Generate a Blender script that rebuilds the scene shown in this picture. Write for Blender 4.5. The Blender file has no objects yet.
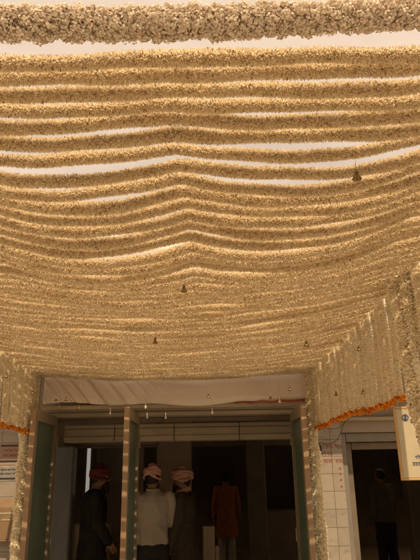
import bpy, math, random
import numpy as np
from mathutils import Vector, Matrix, noise

random.seed(7)
RNG = np.random.default_rng(11)
SC = bpy.context.scene
COL = SC.collection
EYE = 1.6
CANOPY_FAR = 4.98

# ------------------------------------------------------------------ materials
def new_mat(name):
    m = bpy.data.materials.new(name); m.use_nodes = True
    nt = m.node_tree
    for n in list(nt.nodes): nt.nodes.remove(n)
    out = nt.nodes.new('ShaderNodeOutputMaterial')
    return m, nt, out

def N(nt, t, **kw):
    n = nt.nodes.new(t)
    for k, v in kw.items(): setattr(n, k, v)
    return n

def ramp(nt, src, stops):
    r = N(nt, 'ShaderNodeValToRGB')
    el = r.color_ramp.elements
    while len(el) < len(stops): el.new(0.5)
    for e, (p, c) in zip(el, stops):
        e.position = p; e.color = (c[0], c[1], c[2], 1)
    nt.links.new(src, r.inputs['Fac'])
    return r.outputs['Color']

def coords(nt, scale=(1, 1, 1)):
    tc = N(nt, 'ShaderNodeTexCoord'); mp = N(nt, 'ShaderNodeMapping')
    mp.inputs['Scale'].default_value = scale
    nt.links.new(tc.outputs['Object'], mp.inputs['Vector'])
    return mp.outputs['Vector']

def noise_tex(nt, vec, scale, detail=6, rough=.6):
    n = N(nt, 'ShaderNodeTexNoise')
    n.inputs['Scale'].default_value = scale; n.inputs['Detail'].default_value = detail
    n.inputs['Roughness'].default_value = rough
    nt.links.new(vec, n.inputs['Vector'])
    return n.outputs['Fac']

def bump(nt, h, strength, dist=.01):
    b = N(nt, 'ShaderNodeBump'); b.inputs['Strength'].default_value = strength
    b.inputs['Distance'].default_value = dist
    nt.links.new(h, b.inputs['Height'])
    return b.outputs['Normal']

def surface(name, c1, c2, scale=8, rough=.6, bs=.3, stretch=(1, 1, 1), metallic=0, spec=.4, fine=60):
    """two tone mottled solid surface with fine bump"""
    m, nt, out = new_mat(name)
    v = coords(nt, stretch)
    f = noise_tex(nt, v, scale)
    p = N(nt, 'ShaderNodeBsdfPrincipled')
    nt.links.new(ramp(nt, f, [(.3, c1), (.7, c2)]), p.inputs['Base Color'])
    p.inputs['Roughness'].default_value = rough
    p.inputs['Metallic'].default_value = metallic
    p.inputs['Specular IOR Level'].default_value = spec
    nt.links.new(bump(nt, noise_tex(nt, v, fine, 4), bs, .004), p.inputs['Normal'])
    nt.links.new(p.outputs[0], out.inputs['Surface'])
    return m

def petal_mat(name, stops, trans=.45, rough=.7):
    m, nt, out = new_mat(name)
    g = N(nt, 'ShaderNodeNewGeometry')
    col = ramp(nt, g.outputs['Random Per Island'], stops)
    d = N(nt, 'ShaderNodeBsdfDiffuse'); t = N(nt, 'ShaderNodeBsdfTranslucent')
    nt.links.new(col, d.inputs['Color']); nt.links.new(col, t.inputs['Color'])
    mx = N(nt, 'ShaderNodeMixShader'); mx.inputs[0].default_value = trans
    nt.links.new(d.outputs[0], mx.inputs[1]); nt.links.new(t.outputs[0], mx.inputs[2])
    nt.links.new(mx.outputs[0], out.inputs['Surface'])
    return m

def cloth_mat(name, c1, c2, trans=.5, clear=0.0, weave=700):
    m, nt, out = new_mat(name)
    v = coords(nt)
    col = ramp(nt, noise_tex(nt, v, 3.0, 5), [(.3, c1), (.7, c2)])
    d = N(nt, 'ShaderNodeBsdfDiffuse'); t = N(nt, 'ShaderNodeBsdfTranslucent')
    nrm = bump(nt, noise_tex(nt, v, weave, 2), .25, .001)
    nt.links.new(nrm, d.inputs['Normal'])
    nt.links.new(col, d.inputs['Color']); nt.links.new(col, t.inputs['Color'])
    mx = N(nt, 'ShaderNodeMixShader'); mx.inputs[0].default_value = trans
    nt.links.new(d.outputs[0], mx.inputs[1]); nt.links.new(t.outputs[0], mx.inputs[2])
    last = mx
    if clear > 0:                                   # open weave lets part of the light straight through
        tr = N(nt, 'ShaderNodeBsdfTransparent'); tr.inputs['Color'].default_value = (1, .90, .76, 1)
        m2 = N(nt, 'ShaderNodeMixShader'); m2.inputs[0].default_value = clear
        nt.links.new(mx.outputs[0], m2.inputs[1]); nt.links.new(tr.outputs[0], m2.inputs[2])
        last = m2
    nt.links.new(last.outputs[0], out.inputs['Surface'])
    return m

def tile_mat(name, c1, c2, joint, bw, bh, rough=.35, offset=.5, swap=False):
    m, nt, out = new_mat(name)
    tc = N(nt, 'ShaderNodeTexCoord'); vec = tc.outputs['Object']
    if swap:                                        # vertical wall: (x, z)
        sx = N(nt, 'ShaderNodeSeparateXYZ'); cx = N(nt, 'ShaderNodeCombineXYZ')
        nt.links.new(vec, sx.inputs[0]); nt.links.new(sx.outputs['X'], cx.inputs['X'])
        nt.links.new(sx.outputs['Z'], cx.inputs['Y']); vec = cx.outputs[0]
    b = N(nt, 'ShaderNodeTexBrick'); b.offset = offset
    b.inputs['Scale'].default_value = 1; b.inputs['Brick Width'].default_value = bw
    b.inputs['Row Height'].default_value = bh; b.inputs['Mortar Size'].default_value = .0022
    b.inputs['Color1'].default_value = (*c1, 1); b.inputs['Color2'].default_value = (*c2, 1)
    b.inputs['Mortar'].default_value = (*joint, 1)
    nt.links.new(vec, b.inputs['Vector'])
    v2 = coords(nt, (1, 1, 2.2))
    vein = ramp(nt, noise_tex(nt, v2, 5, 9, .7), [(.35, (.62, .6, .58)), (.5, (1, 1, 1)), (.75, (.86, .84, .8))])
    mul = N(nt, 'ShaderNodeMixRGB', blend_type='MULTIPLY'); mul.inputs[0].default_value = .8
    nt.links.new(b.outputs['Color'], mul.inputs[1]); nt.links.new(vein, mul.inputs[2])
    p = N(nt, 'ShaderNodeBsdfPrincipled'); p.inputs['Roughness'].default_value = rough
    nt.links.new(mul.outputs[0], p.inputs['Base Color'])
    nt.links.new(bump(nt, b.outputs['Fac'], -.4, .003), p.inputs['Normal'])
    nt.links.new(p.outputs[0], out.inputs['Surface'])
    return m

M = {}
M['tuberose'] = petal_mat('tuberose petals', [(0, (.66, .50, .29)), (.08, (.85, .74, .53)), (.45, (.925, .84, .66)), (1, (.96, .91, .78))], .50)
M['tuberose_bud'] = petal_mat('tuberose buds', [(0, (.20, .12, .05)), (.5, (.34, .22, .10)), (1, (.45, .30, .16))], .25)
M['stems'] = petal_mat('garland stems', [(0, (.62, .49, .30)), (1, (.68, .55, .36))], .35)
M['jasmine'] = petal_mat('pale garland petals', [(0, (.78, .66, .46)), (.3, (.91, .83, .64)), (1, (.95, .90, .77))], .15)
M['roll'] = petal_mat('thick roll petals', [(0, (.60, .48, .36)), (.3, (.78, .68, .55)), (1, (.90, .82, .70))], .35)
M['marigold'] = petal_mat('marigold petals', [(0, (.72, .25, .02)), (.5, (.90, .36, .03)), (1, (.95, .50, .07))], .35)
M['canopy_cloth'] = cloth_mat('canopy cloth', (.84, .71, .54), (.90, .77, .60), .56, .48)
M['drape'] = cloth_mat('white drape', (.80, .71, .62), (.85, .77, .68), .15)
M['frost'] = cloth_mat('frosted fill light', (.60, .52, .40), (.64, .56, .43), .8)
M['maroon_cloth'] = cloth_mat('maroon band', (.28, .08, .05), (.38, .13, .08), .1)
M['stile'] = surface('door stile cream paint', (.30, .24, .165), (.38, .31, .215), 6, .45, .15, (1, 1, .25))
M['stile_edge'] = surface('door edge worn wood', (.26, .17, .10), (.37, .255, .15), 12, .5, .3, (1, 1, .15))
M['beam'] = surface('painted beam', (.34, .28, .195), (.48, .40, .29), 4, .6, .25, (.4, 1, 2))
M['beam_dark'] = surface('dark trim and gap shade', (.13, .10, .07), (.20, .16, .11), 5, .7, .25)  # dark brown trim; on the soffit strips it stands for gap shadow
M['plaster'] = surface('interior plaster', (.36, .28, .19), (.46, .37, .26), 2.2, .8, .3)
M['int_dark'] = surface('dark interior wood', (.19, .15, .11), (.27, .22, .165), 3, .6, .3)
M['facade'] = surface('facade plaster', (.27, .22, .165), (.34, .285, .215), 1.6, .8, .4)
M['grey_frame'] = surface('grey door frame', (.17, .15, .125), (.23, .205, .17), 7, .45, .2, (1, 1, .3))
M['marble'] = tile_mat('pilaster marble tile', (.31, .27, .215), (.37, .32, .26), (.11, .09, .07), .21, .145, .35, 0.0, True)
M['floor_out'] = tile_mat('courtyard stone', (.48, .42, .335), (.55, .485, .39), (.25, .21, .17), .6, .6, .5, 0)
M['floor_in'] = tile_mat('hall floor tile', (.42, .35, .27), (.50, .42, .33), (.16, .13, .10), .6, .6, .22, 0)
M['brass'] = surface('aged brass', (.20, .135, .05), (.34, .24, .10), 40, .5, .1, (1, 1, 1), .85)
M['cord'] = surface('cotton cord', (.45, .38, .27), (.55, .47, .34), 60, .9, .2)
M['cable'] = surface('black cable', (.018, .016, .015), (.03, .027, .025), 20, .5, .05)
M['steel'] = surface('grey steel pipe', (.26, .25, .24), (.36, .35, .33), 10, .4, .05, (1, 1, 1), .7)
M['skin'] = surface('brown skin', (.24, .12, .07), (.31, .165, .10), 9, .5, .1)
M['hair'] = surface('dark hair', (.012, .009, .007), (.03, .022, .018), 60, .6, .4, (1, 1, .2))
M['eye'] = surface('eye', (.5, .48, .45), (.6, .58, .55), 5, .2, 0)
M['white_shirt'] = surface('white cotton shirt', (.42, .375, .31), (.50, .45, .38), 4, .85, .2, fine=400)
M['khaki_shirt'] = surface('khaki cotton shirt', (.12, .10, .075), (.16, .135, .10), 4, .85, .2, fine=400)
M['dark_trouser'] = surface('charcoal trousers', (.022, .02, .02), (.035, .032, .03), 8, .85, .2, fine=400)
M['black_coat'] = surface('black long coat', (.014, .012, .012), (.025, .022, .02), 8, .8, .2, fine=400)
M['grey_coat'] = surface('brown grey tweed', (.055, .043, .033), (.085, .066, .05), 30, .9, .3, fine=400)
M['pink'] = surface('pink turban cotton', (.58, .31, .25), (.70, .41, .34), 14, .85, .3, fine=300)
M['dusty_pink'] = surface('dusty rose turban cotton', (.50, .27, .20), (.60, .37, .29), 14, .85, .3, fine=300)
M['red_turban'] = surface('dark red turban cotton', (.13, .025, .018), (.18, .04, .028), 14, .85, .3, fine=300)
M['orange_kurta'] = surface('rust orange kurta', (.28, .09, .03), (.36, .12, .042), 8, .85, .2, fine=400)
M['white_trouser'] = surface('white pyjama', (.38, .35, .3), (.46, .43, .38), 8, .85, .2, fine=400)
M['shoe'] = surface('dark leather shoe', (.02, .014, .01), (.04, .028, .02), 20, .4, .1)
M['board'] = surface('cream sign board', (.40, .34, .23), (.48, .42, .29), 5, .4, .05)
M['board_edge'] = surface('ochre sign border', (.44, .27, .11), (.52, .33, .15), 8, .4, .05)
M['blue_ink'] = surface('blue ink', (.03, .045, .12), (.05, .07, .16), 20, .5, .02)
M['black_ink'] = surface('black ink', (.02, .02, .03), (.03, .03, .04), 20, .5, .02)
M['red_ink'] = surface('red paint', (.28, .06, .045), (.34, .09, .07), 30, .55, .05)
M['paper'] = surface('aged poster paper', (.33, .27, .21), (.40, .33, .26), 7, .8, .1)
M['paper_pink'] = surface('pinkish poster paper', (.30, .20, .155), (.36, .25, .195), 7, .8, .1)
M['paper_grey'] = surface('grey poster paper', (.20, .19, .17), (.30, .28, .25), 16, .8, .1)
M['box_brown'] = surface('brown letter box', (.20, .125, .065), (.26, .17, .09), 9, .55, .15)
M['pale_wood'] = surface('pale wood', (.36, .27, .19), (.46, .36, .26), 9, .5, .2, (1, 1, .2))
M['blue_grey'] = surface('blue grey column', (.24, .26, .25), (.31, .33, .32), 5, .35, .1, (1, 1, .3))
M['purple'] = surface('dull violet curtain', (.12, .10, .16), (.16, .13, .21), 5, .8, .3, (6, 1, .4))
M['lamp_white'] = surface('lamp batten', (.6, .6, .58), (.68, .68, .66), 5, .3, .05)

def glass_mat():
    m, nt, out = new_mat('green tinted glass')
    v = coords(nt, (1, 1, .5))
    p = N(nt, 'ShaderNodeBsdfPrincipled')
    nt.links.new(ramp(nt, noise_tex(nt, v, 3, 5), [(.3, (.13, .19, .155)), (.7, (.19, .26, .21))]), p.inputs['Base Color'])
    p.inputs['Roughness'].default_value = .3
    p.inputs['Transmission Weight'].default_value = .12
    nt.links.new(bump(nt, noise_tex(nt, v, 6, 3), .15, .01), p.inputs['Normal'])
    nt.links.new(p.outputs[0], out.inputs['Surface'])
    return m
M['glass'] = glass_mat()

def lit_mat():
    m, nt, out = new_mat('daylit window pane')
    e = N(nt, 'ShaderNodeEmission'); e.inputs['Color'].default_value = (1, .93, .82, 1)
    e.inputs['Strength'].default_value = .16
    nt.links.new(e.outputs[0], out.inputs['Surface'])
    return m
M['lit'] = lit_mat()

# ------------------------------------------------------------------ mesh helpers
def empty(name, loc=(0, 0, 0), rz=0):
    o = bpy.data.objects.new(name, None); o.empty_display_size = .1
    o.location = loc; o.rotation_euler = (0, 0, rz); COL.objects.link(o)
    return o

def tag(o, label=None, cat=None, group=None, kind=None):
    if label: o['label'] = label
    if cat: o['category'] = cat
    if group: o['group'] = group
    if kind: o['kind'] = kind
    return o

def link(name, me, parent=None):
    o = bpy.data.objects.new(name, me); COL.objects.link(o)
    if parent is not None: o.parent = parent
    return o

class MB:
    def __init__(s): s.v = []; s.f = []; s.mi = []; s.mats = []; s.cur = 0
    def mat(s, m):
        m = M[m] if isinstance(m, str) else m
        if m not in s.mats: s.mats.append(m)
        s.cur = s.mats.index(m); return s
    def add(s, vs, fs):
        b = len(s.v); s.v += [tuple(p) for p in vs]
        for f in fs: s.f.append([i + b for i in f]); s.mi.append(s.cur)
    def box(s, lo, hi, bev=.003, rot=None, piv=None):
        x0, y0, z0 = lo; x1, y1, z1 = hi
        b = min(bev, (x1-x0)*.3, (y1-y0)*.3, (z1-z0)*.3)
        bm_v = []
        # chamfered box: 24 vertices
        for sx in (0, 1):
            for sy in (0, 1):
                for sz in (0, 1):
                    X = (x0, x1)[sx]; Y = (y0, y1)[sy]; Z = (z0, z1)[sz]
                    ix = X + (b if sx == 0 else -b); iy = Y + (b if sy == 0 else -b); iz = Z + (b if sz == 0 else -b)
                    bm_v += [(X, iy, iz), (ix, Y, iz), (ix, iy, Z)]
        idx = lambda sx, sy, sz, k: ((sx*2+sy)*2+sz)*3+k
        fs = []
        for q in (0, 1):
            a = [idx(q, 0, 0, 0), idx(q, 1, 0, 0), idx(q, 1, 1, 0), idx(q, 0, 1, 0)]; fs.append(a if q else a[::-1])
            a = [idx(0, q, 0, 1), idx(1, q, 0, 1), idx(1, q, 1, 1), idx(0, q, 1, 1)]; fs.append(a[::-1] if q else a)
            a = [idx(0, 0, q, 2), idx(1, 0, q, 2), idx(1, 1, q, 2), idx(0, 1, q, 2)]; fs.append(a if q else a[::-1])
        for p in (0, 1):
            for q in (0, 1):
                fs.append([idx(p, q, 0, 0), idx(p, q, 0, 1), idx(p, q, 1, 1), idx(p, q, 1, 0)])
                fs.append([idx(p, 0, q, 0), idx(p, 0, q, 2), idx(p, 1, q, 2), idx(p, 1, q, 0)])
                fs.append([idx(0, p, q, 1), idx(0, p, q, 2), idx(1, p, q, 2), idx(1, p, q, 1)])
        for sx in (0, 1):
            for sy in (0, 1):
                for sz in (0, 1): fs.append([idx(sx, sy, sz, k) for k in range(3)])
        if rot is not None:
            pv = Vector(piv or (0, 0, 0)); bm_v = [tuple(rot @ (Vector(p)-pv) + pv) for p in bm_v]
        s.add(bm_v, fs); return s
    def tube(s, pts, rad, seg=10, squash=1.0, cap=True):
        pts = [Vector(p) for p in pts]
        if not isinstance(rad, (list, tuple)): rad = [rad]*len(pts)
        n = len(pts); P = []; Rr = []
        t0 = (pts[1]-pts[0]).normalized(); t1 = (pts[-1]-pts[-2]).normalized()
        if cap:
            for k in (90, 60, 30):
                a = math.radians(k); P.append(pts[0]-t0*rad[0]*math.sin(a)); Rr.append(max(rad[0]*math.cos(a), rad[0]*.02))
        P += pts; Rr += list(rad)
        if cap:
            for k in (30, 60, 90):
                a = math.radians(k); P.append(pts[-1]+t1*rad[-1]*math.sin(a)); Rr.append(max(rad[-1]*math.cos(a), rad[-1]*.02))
        vs = []; up = None
        for i, p in enumerate(P):
            t = (P[min(i+1, len(P)-1)]-P[max(i-1, 0)]).normalized()
            if up is None:
                up = t.orthogonal().normalized()
                if abs(t.y) < .9: up = (Vector((0, 1, 0))-t*t.y).normalized()
            up = (up-t*up.dot(t)).normalized(); w = t.cross(up)
            for j in range(seg):
                a = 2*math.pi*j/seg
                vs.append(p+(up*math.cos(a)*squash+w*math.sin(a))*Rr[i])
        fs = []
        for i in range(len(P)-1):
            for j in range(seg):
                fs.append([i*seg+j, i*seg+(j+1) % seg, (i+1)*seg+(j+1) % seg, (i+1)*seg+j])
        fs.append(list(range(seg))[::-1]); fs.append([(len(P)-1)*seg+j for j in range(seg)])
        s.add(vs, fs); return s
    def rings(s, R, seg=20, closed=True):
        """R: (cx, cy, z, rx, ry) elliptical stack"""
        vs = []; fs = []
        for (cx, cy, z, rx, ry) in R:
            for j in range(seg):
                a = 2*math.pi*j/seg; vs.append((cx+rx*math.cos(a), cy+ry*math.sin(a), z))
        for i in range(len(R)-1):
            for j in range(seg): fs.append([i*seg+j, i*seg+(j+1) % seg, (i+1)*seg+(j+1) % seg, (i+1)*seg+j])
        if closed:
            fs.append(list(range(seg))[::-1]); fs.append([(len(R)-1)*seg+j for j in range(seg)])
        s.add(vs, fs); return s
    def ball(s, c, r, seg=14, rot=None):
        if not isinstance(r, (list, tuple)): r = (r, r, r)
        vs = []; fs = []; h = seg//2+1
        for i in range(h+1):
            ph = math.pi*(i+.02)/(h+.04)
            for j in range(seg):
                a = 2*math.pi*j/seg
                q = Vector((r[0]*math.sin(ph)*math.cos(a), r[1]*math.sin(ph)*math.sin(a), -r[2]*math.cos(ph)))
                if rot is not None: q = rot @ q
                vs.append(Vector(c)+q)
        for i in range(h):
            for j in range(seg): fs.append([i*seg+j, i*seg+(j+1) % seg, (i+1)*seg+(j+1) % seg, (i+1)*seg+j])
        fs.append(list(range(seg))[::-1]); fs.append([h*seg+j for j in range(seg)])
        s.add(vs, fs); return s
    def grid(s, fn, nu, nv):
        vs = [fn(i/(nu-1), j/(nv-1)) for j in range(nv) for i in range(nu)]
        fs = [[j*nu+i, j*nu+i+1, (j+1)*nu+i+1, (j+1)*nu+i] for j in range(nv-1) for i in range(nu-1)]
        s.add(vs, fs); return s
    def mesh(s, name, smooth=False):
        me = bpy.data.meshes.new(name); me.from_pydata(s.v, [], s.f)
        for m in s.mats: me.materials.append(m)
        me.polygons.foreach_set('material_index', s.mi)
        me.polygons.foreach_set('use_smooth', [smooth]*len(s.f))
        me.update(); return me
    def build(s, name, parent=None, smooth=False):
        return link(name, s.mesh(name, smooth), parent)

def fuse(mb, name, voxel, smooth_it, parent=None, mat=None, wrinkle=0, wscale=12, wvec=(1, 1, 1), seed=0):
    """union of closed shapes as one continuous surface"""
    tmp = link('tmp', mb.mesh('tmp'))
    r = tmp.modifiers.new('r', 'REMESH'); r.mode = 'VOXEL'; r.voxel_size = voxel
    if smooth_it:
        sm = tmp.modifiers.new('s', 'SMOOTH'); sm.iterations = smooth_it; sm.factor = .5
    dg = bpy.context.evaluated_depsgraph_get()
    me = bpy.data.meshes.new_from_object(tmp.evaluated_get(dg))
    bpy.data.objects.remove(tmp)
    me.name = name; me.materials.clear()
    me.materials.append(M[mat] if mat else mb.mats[0])
    if wrinkle:
        nv = []
        for v in me.vertices:
            p = Vector((v.co.x*wvec[0], v.co.y*wvec[1], v.co.z*wvec[2]))*wscale + Vector((seed*3.1, 0, 0))
            q = 1-abs(noise.noise(p))*2.2
            nv.append(v.co + v.normal*wrinkle*(q+.5*noise.noise(p*2.3)))
        for v, c in zip(me.vertices, nv): v.co = c
    for p in me.polygons: p.use_smooth = True; p.material_index = 0
    me.update()
    return link(name, me, parent)

# ------------------------------------------------------------------ garland builder (numpy)
def np_mesh(name, V, F, mi, mats):
    me = bpy.data.meshes.new(name)
    me.vertices.add(len(V)); me.vertices.foreach_set('co', V.astype(np.float32).ravel())
    me.loops.add(F.size); me.loops.foreach_set('vertex_index', F.astype(np.int32).ravel())
    me.polygons.add(len(F))
    me.polygons.foreach_set('loop_start', np.arange(0, F.size, 4, dtype=np.int32))
    me.polygons.foreach_set('material_index', mi.astype(np.int32))
    for m in mats: me.materials.append(M[m])
    me.update(calc_edges=True)
    return me

def nrm(a): return a/np.maximum(np.linalg.norm(a, axis=1, keepdims=True), 1e-9)

def garland(name, path, r_core, r_tip, dens, width, mats=('tuberose', 'tuberose_bud'), buds=.05, curl=.35, lean=.45,
            tier=0, jit=.12, parent=None, rmod=None, only_mesh=False):
    path = np.asarray(path, float)
    seg = np.linalg.norm(np.diff(path, axis=0), axis=1); S = np.concatenate([[0], np.cumsum(seg)]); L = S[-1]
    n = int(L*dens)
    s = RNG.uniform(0, L, n)
    if tier: s = np.clip((np.floor(s/tier)+.5)*tier + RNG.normal(0, tier*.16, n), 0, L)
    P = np.stack([np.interp(s, S, path[:, k]) for k in range(3)], 1)
    e = .01
    T = nrm(np.stack([np.interp(np.minimum(s+e, L), S, path[:, k])-np.interp(np.maximum(s-e, 0), S, path[:, k]) for k in range(3)], 1))
    ref = np.array([0, 0, 1.]) if abs(T[:, 2]).mean() < .7 else np.array([0, 1., 0])
    U = nrm(np.cross(T, ref)); W0 = np.cross(U, T)
    th = RNG.uniform(0, 2*np.pi, n)
    R = U*np.cos(th)[:, None]+W0*np.sin(th)[:, None]
    mod = np.ones(n) if rmod is None else rmod(s)
    # slow swelling along the garland
    ph = RNG.uniform(0, 6.28, 3)
    mod = mod*(1+jit*(.5*np.sin(s*9+ph[0])+.5*np.sin(s*23+ph[1]+th)))
    D = nrm(R + T*RNG.normal(0, lean, n)[:, None] + np.cross(T, R)*RNG.normal(0, lean, n)[:, None])
    Wd = nrm(np.cross(D, RNG.normal(0, 1, (n, 3)))); Nn = np.cross(D, Wd)
    base = P+R*(r_core*.75*mod)[:, None]
    Ln = (r_tip-r_core*.75)*mod*RNG.uniform(.72, 1.18, n)
    w = width*RNG.uniform(.7, 1.25, n); c = RNG.normal(0, curl, n)*Ln
    V = np.empty((n, 6, 3))
    V[:, 0] = base-Wd*(w*.2)[:, None]; V[:, 1] = base+Wd*(w*.2)[:, None]
    mid = base+D*(Ln*.6)[:, None]+Nn*(c*.25)[:, None]
    V[:, 2] = mid+Wd*(w*.5)[:, None]; V[:, 3] = mid-Wd*(w*.5)[:, None]
    tip = base+D*Ln[:, None]+Nn*c[:, None]
    V[:, 4] = tip-Wd*(w*.16)[:, None]; V[:, 5] = tip+Wd*(w*.16)[:, None]
    b = (np.arange(n)*6)[:, None]
    F = np.concatenate([b+np.array([[0, 1, 2, 3]]), b+np.array([[3, 2, 5, 4]])], 0)
    isb = (RNG.uniform(0, 1, n) < buds).astype(int); mi = np.concatenate([isb, isb])
    V = V.reshape(-1, 3)
    # core
    m = max(3, int(L/.03)); sc = np.linspace(0, L, m)
    C = np.stack([np.interp(sc, S, path[:, k]) for k in range(3)], 1)
    Tc = nrm(np.gradient(C, axis=0)); Uc = nrm(np.cross(Tc, ref)); Wc = np.cross(Uc, Tc)
    k = 8; ang = np.arange(k)*2*np.pi/k
    mc = np.ones(m) if rmod is None else rmod(sc)
    mc[0] *= .3; mc[-1] *= .3
    CV = (C[:, None]+(Uc[:, None]*np.cos(ang)[None, :, None]+Wc[:, None]*np.sin(ang)[None, :, None])*(r_core*mc)[:, None, None]).reshape(-1, 3)
    i = np.arange(m-1)[:, None]*k; j = np.arange(k)[None, :]; j2 = (j+1) % k
    CF = np.stack([i+j, i+j2, i+k+j2, i+k+j], -1).reshape(-1, 4)+len(V)
    V = np.concatenate([V, CV]); F = np.concatenate([F, CF]); mi = np.concatenate([mi, np.full(len(CF), 2 if mats[0] == 'tuberose' else 0)])
    me = np_mesh(name, V, F, mi, tuple(mats)+('stems',))
    if only_mesh: return me
    return link(name, me, parent)

ONES = ['', 'first', 'second', 'third', 'fourth', 'fifth', 'sixth', 'seventh', 'eighth', 'ninth', 'tenth', 'eleventh', 'twelfth',
        'thirteenth', 'fourteenth', 'fifteenth', 'sixteenth', 'seventeenth', 'eighteenth', 'nineteenth']
def ordinal(n):
    if n < 20: return ONES[n]
    t = {2: ('twentieth', 'twenty'), 3: ('thirtieth', 'thirty'), 4: ('fortieth', 'forty'), 5: ('fiftieth', 'fifty'), 6: ('sixtieth', 'sixty'), 7: ('seventieth', 'seventy'), 8: ('eightieth', 'eighty')}[n//10]
    return t[0] if n % 10 == 0 else t[1]+'-'+ONES[n % 10]

# ------------------------------------------------------------------ canopy shape
def xl(Y): return -1.50-(CANOPY_FAR-Y)*.06
def xr(Y): return .86+(CANOPY_FAR-Y)*.085
def h_edge(Y): return EYE+.85+(CANOPY_FAR-Y)*.07
def sst(a, b, x):
    t = min(1, max(0, (x-a)/(b-a))); return t*t*(3-2*t)
def canopy_z(x, Y, lob=(1, 1)):
    a, b = xl(Y), xr(Y); u = min(1, max(0, (x-a)/(b-a)))
    s1 = (.018+.155*sst(1.3, 2.6, Y)*(1-sst(3.2, 5, Y)*.75))
    single = 4*u*(1-u)*s1
    xm = -.12+.05*sst(1.3, 2.3, Y)
    amp = .009+.063*sst(1.35, 1.95, Y)
    fade = 1-sst(2.1, 3.0, Y)
    ea, eb = max(a, xm-.82), min(b, xm+.88)
    lb = 0
    if ea < x < xm: q = (x-ea)/(xm-ea); lb = 4*q*(1-q)*amp*lob[0]
    elif xm <= x < eb: q = (x-xm)/(eb-xm); lb = 4*q*(1-q)*amp*lob[1]
    return h_edge(Y)-single-lb*fade

# rows
rows = []; Y = 1.285; i = 0
gaps = {3: .003, 7: .006, 11: .006, 15: .004, 19: .010, 22: .014, 26: .016, 29: .012, 33: .016, 37: .014, 42: .016}
while Y < CANOPY_FAR-.01:
    rows.append((Y, i)); i += 1
    Y += (.0635 if Y < 1.6 else .068)+random.uniform(-.005, .005)+gaps.get(i, 0)
NR = len(rows)
for Y, i in rows:
    lob = (random.uniform(.9, 1.14), random.uniform(.9, 1.14))
    random.seed(100+i)
    dz = random.uniform(-.006, .006); k1, k2 = random.uniform(0, 6), random.uniform(0, 6)
    ya = random.uniform(-.006, .006); yb = random.uniform(-.004, .004)
    a, b = xl(Y), xr(Y)
    X = np.linspace(a, b, 90)
    pts = []
    for x in X:
        u = (x-a)/(b-a)
        pts.append((x, Y+ya*math.sin(u*5+k1)+yb*math.sin(u*11+k2), canopy_z(x, Y, lob)+dz*math.sin(math.pi*u)+.0045*math.sin(u*17+k1)+.003*math.sin(u*31+k2)+.004*noise.noise(Vector((u*9, i*3.7, 0)))))
    rs = random.uniform(.92, 1.09)
    dens = 14500 if Y < 2.3 else (11000 if Y < 3.2 else 8500)
    o = garland('hanging_garland', pts, .0168*rs, .0252*rs, dens, .0037, curl=.25, lean=.42, jit=.13)
    if i < 30: lab = 'cream tuberose garland across the canopy, %s row behind the thick petal roll' % ordinal(i+1)
    else:
        k = NR-i; lab = ('cream tuberose garland at the doorway edge of the canopy, above the white drape' if k == 1 else
                         'cream tuberose garland across the canopy, %s row back from its doorway edge' % ordinal(k))
    tag(o, lab, 'garland', 'garlands strung in rows across the canopy')

# thick petal roll along the front
def roll_path(seed, rad, turns):
    P = []
    for k in range(260):
        u = k/259; x = xl(1.16)+(xr(1.16)-xl(1.16))*u
        a = seed+turns*2*math.pi*u+.6*math.sin(u*31+seed)
        P.append((x, 1.155+rad*math.cos(a), EYE+1.096+.008*math.sin(u*9)+.006*math.sin(u*40+seed)+rad*math.sin(a)))
    return P
roll = empty('thick_garland', (0, 1.155, EYE+1.096))
tag(roll, 'thick bumpy roll of twisted whitish petal strings at the front of the canopy', 'garland')
def blooms(name, C, D, R, mats, parent=None, layers=4, seg=20):
    """carnation-like blossoms: nested cups with wavy rims, opening along D"""
    C = np.asarray(C, float); D = nrm(np.asarray(D, float)); m = len(C)
    A = nrm(np.cross(D, RNG.normal(0, 1, (m, 3)))); B = np.cross(D, A)
    th = np.arange(seg)*2*np.pi/seg; ts = np.array([.12, .45, .75, 1.0]); VV = []; FF = []; off = 0
    for l in range(layers):
        q = (l+1)/layers
        Rl = R*RNG.uniform(.8, 1.2, m)*(.45+.55*q); op = (.25+.85*q)*RNG.uniform(.85, 1.15, m)      # opening angle
        k1 = RNG.integers(4, 7, m); k2 = RNG.integers(7, 11, m); p1 = RNG.uniform(0, 6.28, m); p2 = RNG.uniform(0, 6.28, m)
        L = np.empty((m, len(ts), seg, 3))
        for i, t in enumerate(ts):
            wav = np.sin(k1[:, None]*th+p1[:, None])*.22*t*t+np.sin(k2[:, None]*th+p2[:, None])*.16*t**3
            ang = op[:, None]*(.55+.55*t)+wav
            rad = Rl[:, None]*t*(1+.10*np.sin(k2[:, None]*th+p1[:, None])*t)
            x = rad*np.sin(ang); z = rad*np.cos(ang)-(R*.25)
            L[:, i] = C[:, None]+A[:, None]*(x*np.cos(th))[..., None]+B[:, None]*(x*np.sin(th))[..., None]+D[:, None]*z[..., None]
        VV.append(L.reshape(-1, 3))
        bb = off+(np.arange(m)*len(ts)*seg)[:, None, None]; i = (np.arange(len(ts)-1)*seg)[None, :, None]; j = np.arange(seg)[None, None, :]; j2 = (j+1) % seg
        FF.append(np.stack([bb+i+j, bb+i+j2, bb+i+seg+j2, bb+i+seg+j], -1).reshape(-1, 4)); off += m*len(ts)*seg
    F = np.concatenate(FF)
    me = np_mesh(name, np.concatenate(VV), F, np.zeros(len(F), int), mats)
    me.polygons.foreach_set('use_smooth', np.ones(len(F), bool))
    return link(name, me, parent)
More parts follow.
